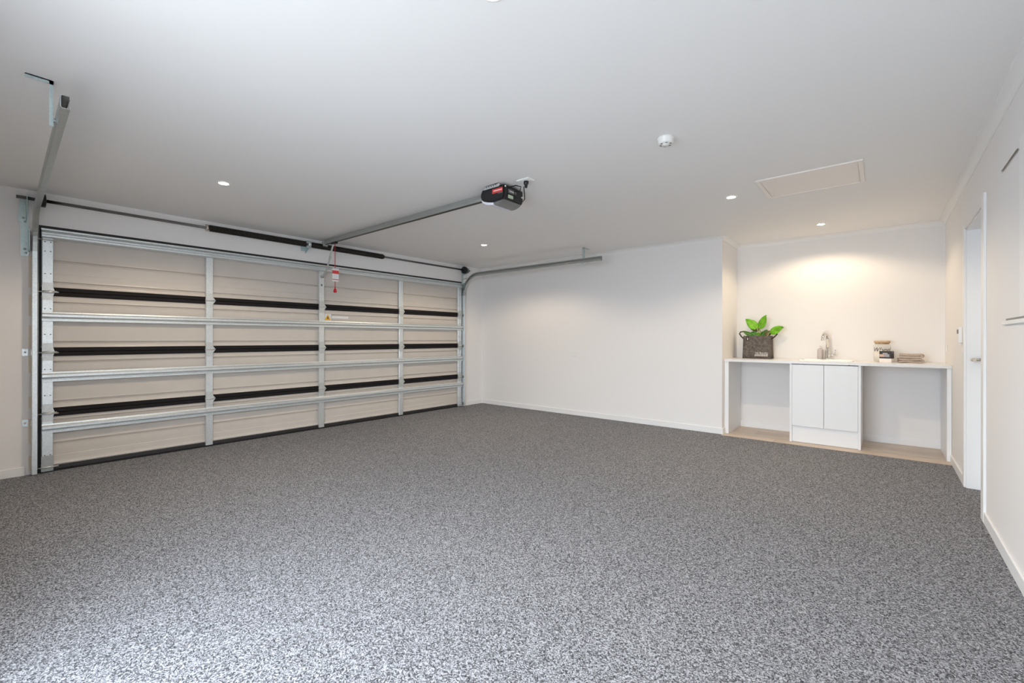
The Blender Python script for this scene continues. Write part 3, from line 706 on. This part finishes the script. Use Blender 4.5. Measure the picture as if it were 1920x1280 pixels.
m = MB().tube([(bx0 + .004, 6.27, 1.150), (bx0 - .03, 6.28, 1.185), (bx0 - .055, 6.29, 1.222), (bx0 - .045, 6.30, 1.245), (bx0 - .01, 6.30, 1.250), (bx0 + .03, 6.30, 1.235)], .008, 8); m.build('bag_handle', 'strap', pb)
m = MB().tube([(bx1 - .004, 6.27, 1.150), (bx1 + .03, 6.28, 1.180), (bx1 + .058, 6.29, 1.215), (bx1 + .045, 6.31, 1.240), (bx1 + .01, 6.31, 1.238), (bx1 - .03, 6.31, 1.215)], .008, 8); m.build('bag_handle', 'strap', pb)
MB().box(bx0 + .055, bx0 + .063, by0 - .0085, by0 - .002, 1.142, 1.168, .002, 1).build('snap_tab', 'whitec', pb)
MB().box(bx0 + .042, bx0 + .076, by0 - .005, by0 + .002, 1.135, 1.192, .001, 1).build('strap_patch', 'strap', pb)
fr = (1, 0, 0)
pr = text_mesh('bag_print', 'Life Beautiful', .026, 'print_white', frame_mat((-1.158, by0 - .0062, .973), (1, 0, 0), (0, 0, 1)), pb, .0008)
for k, (w_, zz) in enumerate(((.148, .961), (.15, .951), (.152, .942))):
    m = MB(); xx = -1.158 - w_ / 2
    random.seed(k + 3)
    while xx < -1.158 + w_ / 2 - .006:
        l_ = random.uniform(.008, .024); m.box(xx, min(xx + l_, -1.158 + w_ / 2), by0 - .0062, by0 - .0042, zz, zz + .0048); xx += l_ + .004
    m.build('fine_print', 'print_white', pb)
PLT = thing('potted_plant', (-1.217, 6.30, bz1 - .055), 'leafy bright green plant growing out of the felt bag', 'plant')
def leaf(base, tip, width, nrm, m, bend=.03, curl=.25):
    base, tip, nrm = Vector(base), Vector(tip), Vector(nrm).normalized()
    ax = tip - base; L_ = ax.length; ax.normalize(); side = ax.cross(nrm).normalized(); nn = side.cross(ax).normalized()
    mb = MB(); rows = []; N, K = 9, 5
    for i in range(N + 1):
        t = i / N; wd = width / 2 * (math.sin(PI * t ** .8) ** .75) * (1.0 - .10 * t) if 0 < i < N else .002
        row = []
        for j_ in range(-(K // 2), K // 2 + 1):
            s_ = j_ / (K // 2); p = base + ax * (L_ * t) + side * (wd * s_) + nn * (bend * math.sin(PI * t) * -1 + abs(s_) * wd * curl + .006 * math.sin(5 * t + s_ * 3))
            row.append(p)
        rows.append(row)
    top = [[mb.bm.verts.new(p) for p in r] for r in rows]; bt = [[mb.bm.verts.new(p - nn * .0012) for p in r] for r in rows]
    fs = []
    for i in range(N):
        for j_ in range(K - 1):
            fs.append(mb.bm.faces.new((top[i][j_], top[i][j_ + 1], top[i + 1][j_ + 1], top[i + 1][j_])))
            fs.append(mb.bm.faces.new((bt[i][j_], bt[i + 1][j_], bt[i + 1][j_ + 1], bt[i][j_ + 1])))
        for j_ in (0, K - 1): fs.append(mb.bm.faces.new((top[i][j_], top[i + 1][j_], bt[i + 1][j_], bt[i][j_])))
    for f in fs: f.smooth = True
    bmesh.ops.recalc_face_normals(mb.bm, faces=fs)
    o = mb.build('leaf', m, PLT)
    mid = [base + ax * (L_ * t) + nn * (-bend * math.sin(PI * t) + .002 + .006 * math.sin(5 * t)) for t in (0, .2, .4, .6, .8, .95)]
    MB().tube(mid, [.0028, .0024, .002, .0016, .0012, .0006], 6).build('midrib', 'stem', o)
def stem(*pts): MB().tube(list(pts), .005, 8).build('stem', 'stem', PLT)
zs = bz1 - .056
stem((-1.217, 6.30, zs), (-1.213, 6.30, 1.22), (-1.222, 6.295, 1.297)); stem((-1.19, 6.31, zs), (-1.185, 6.31, 1.23), (-1.205, 6.30, 1.300)); stem((-1.13, 6.30, zs), (-1.115, 6.30, 1.19), (-1.085, 6.30, 1.235)); stem((-1.26, 6.31, zs), (-1.29, 6.3, 1.21))
leaf((-1.218, 6.295, 1.285), (-1.350, 6.26, 1.408), .120, (.25, -1, .45), 'leaf', .012)
leaf((-1.205, 6.30, 1.280), (-1.118, 6.27, 1.452), .110, (-.45, -1, .1), 'leaf', .012)
leaf((-1.09, 6.30, 1.238), (-.925, 6.24, 1.296), .118, (-.1, -1, .55), 'leaf', .01)
leaf((-1.20, 6.32, 1.275), (-1.318, 6.34, 1.300), .085, (.1, -1, .1), 'leafb', .008)
leaf((-1.15, 6.33, 1.20), (-1.06, 6.33, 1.252), .075, (.1, -1, .4), 'leafb', .008)
leaf((-1.255, 6.27, 1.200), (-1.385, 6.245, 1.252), .075, (.1, -1, 1.0), 'leafd', .012)
leaf((-1.23, 6.24, 1.195), (-1.275, 6.22, 1.245), .085, (.1, -1, .5), 'leafd', .01)
leaf((-1.165, 6.24, 1.19), (-1.135, 6.22, 1.248), .075, (-.2, -1, .5), 'leafd', .01)
leaf((-1.20, 6.25, 1.195), (-1.195, 6.225, 1.235), .06, (0, -1, .4), 'leaf', .01)
leaf((-1.17, 6.33, 1.215), (-1.12, 6.36, 1.27), .06, (0, -1, .4), 'leafd', .01)

# glass jar with a wooden lid and script lettering
jx, jy = -.010, 6.31
JR = .076
jr = thing('glass_jar', (jx, jy, WT1), 'round glass laundry jar with wooden lid and script lettering', 'jar')
zj = WT1 + .001
MB().lathe([(0, zj), (JR - .006, zj), (JR, zj + .006), (JR, zj + .175), (JR - .010, zj + .192), (JR - .012, zj + .196), (JR - .009, zj + .200), (JR - .012, zj + .202), (JR - .015, zj + .194), (JR - .004, zj + .173), (JR - .004, zj + .010), (0, zj + .008)], (jx, jy, 0), 40).build('jar_glass', 'glass', jr)
MB().lathe([(0, zj + .009), (JR - .005, zj + .009), (JR - .005, zj + .120), (JR * .5, zj + .128), (0, zj + .130)], (jx, jy, 0), 32).build('powder', 'powder', jr)
MB().lathe([(0, zj + .190), (JR - .017, zj + .190), (JR - .015, zj + .203), (JR - .006, zj + .204), (JR - .006, zj + .226), (JR - .010, zj + .230), (0, zj + .230)], (jx, jy, 0), 32).build('lid', 'cork', jr)
tm = text_mesh('lettering', 'Wheel', .062, 'ink', Matrix.Identity(4), jr, .0006, .35)
for v in tm.data.vertices:
    v.co = v.co + Vector((jx, jy, WT1))         # undo the parent offset, then wrap the word round the glass
    u, h_, dz = v.co.x, v.co.y, v.co.z
    a = u / (JR + .0012) * 1.0 - .10; rr = JR + .0012 + dz
    v.co = Vector((rr * math.sin(a), -rr * math.cos(a), zj + .112 + h_ - WT1))
# small box, black above white
bxo = thing('small_box', (.03, 6.13, WT1), 'small black and white carton in front of the glass jar', 'box')
RB = Matrix.Translation((.027, 6.155, 0)) @ Matrix.Rotation(math.radians(-14), 4, 'Z')
def rb(mb): bmesh.ops.transform(mb.bm, matrix=RB, verts=mb.bm.verts); return mb
rb(MB().box(-.050, .050, -.045, .045, WT1 + .0005, WT1 + .042, .001, 1)).build('carton_base', 'whitec', bxo)
rb(MB().box(-.0505, .0505, -.0455, .0455, WT1 + .042, WT1 + .118, .001, 1)).build('carton_sleeve', 'blackc', bxo)
rb(MB().box(-.049, .034, -.0463, -.0455, WT1 + .058, WT1 + .088)).build('printed_picture', 'photo2', bxo)
rb(MB().box(-.047, -.012, -.0468, -.0463, WT1 + .060, WT1 + .084)).build('printed_picture', 'photo1', bxo)
rb(MB().box(-.022, .018, -.0463, -.0455, WT1 + .092, WT1 + .098)).build('printed_title', 'print_white', bxo)

# two folded towels
def folded(name, x0, x1, y0, y1, z0, layers, th, label, rot):
    t = tag(MB().build(name, 'towel'), label, 'towel', None); t.data.clear_geometry()
    bm = bmesh.new(); mb = MB(); mb.bm.free(); mb.bm = bm
    # a folded cloth as one continuous thick ribbon doubled over itself
    n = layers; path = []
    for k in range(n):
        z = z0 + th * (k + .5); xs = (x0, x1) if k % 2 == 0 else (x1, x0)
        for i in range(9):
            u = i / 8; path.append((xs[0] + (xs[1] - xs[0]) * u, 0, z + .002 * math.sin(u * 7 + k)))
        if k < n - 1:
            ex = xs[1]; d = 1 if ex == x1 else -1
            for a in (-PI / 4, 0, PI / 4): path.append((ex + d * th * .5 * math.cos(a), 0, z + th * .5 + th * .5 * math.sin(a)))
    hw = (y1 - y0) / 2
    prof = [(-hw, -th * .42), (hw, -th * .42), (hw + .004, 0), (hw, th * .42), (-hw, th * .42), (-hw - .004, 0)]
    mb.sweep(prof, path, (0, 1, 0))
    bmesh.ops.transform(bm, matrix=Matrix.Translation(((0, (y0 + y1) / 2, 0))), verts=bm.verts)
    c = Vector(((x0 + x1) / 2, (y0 + y1) / 2, 0))
    bmesh.ops.transform(bm, matrix=Matrix.Translation(c) @ Matrix.Rotation(rot, 4, 'Z') @ Matrix.Translation(-c), verts=bm.verts)
    for f in bm.faces: f.smooth = True
    bm.to_mesh(t.data); bm.free(); t.data.set_sharp_from_angle(angle=math.radians(50))
    return t
folded('folded_towel', .120, .300, 6.17, 6.36, WT1 + .001, 2, .022, 'folded taupe towel lying underneath on the worktop beside the carton', .05)
folded('folded_towel', .135, .302, 6.18, 6.36, WT1 + .046, 2, .024, 'folded taupe towel on top of the pair beside the carton', -.10)
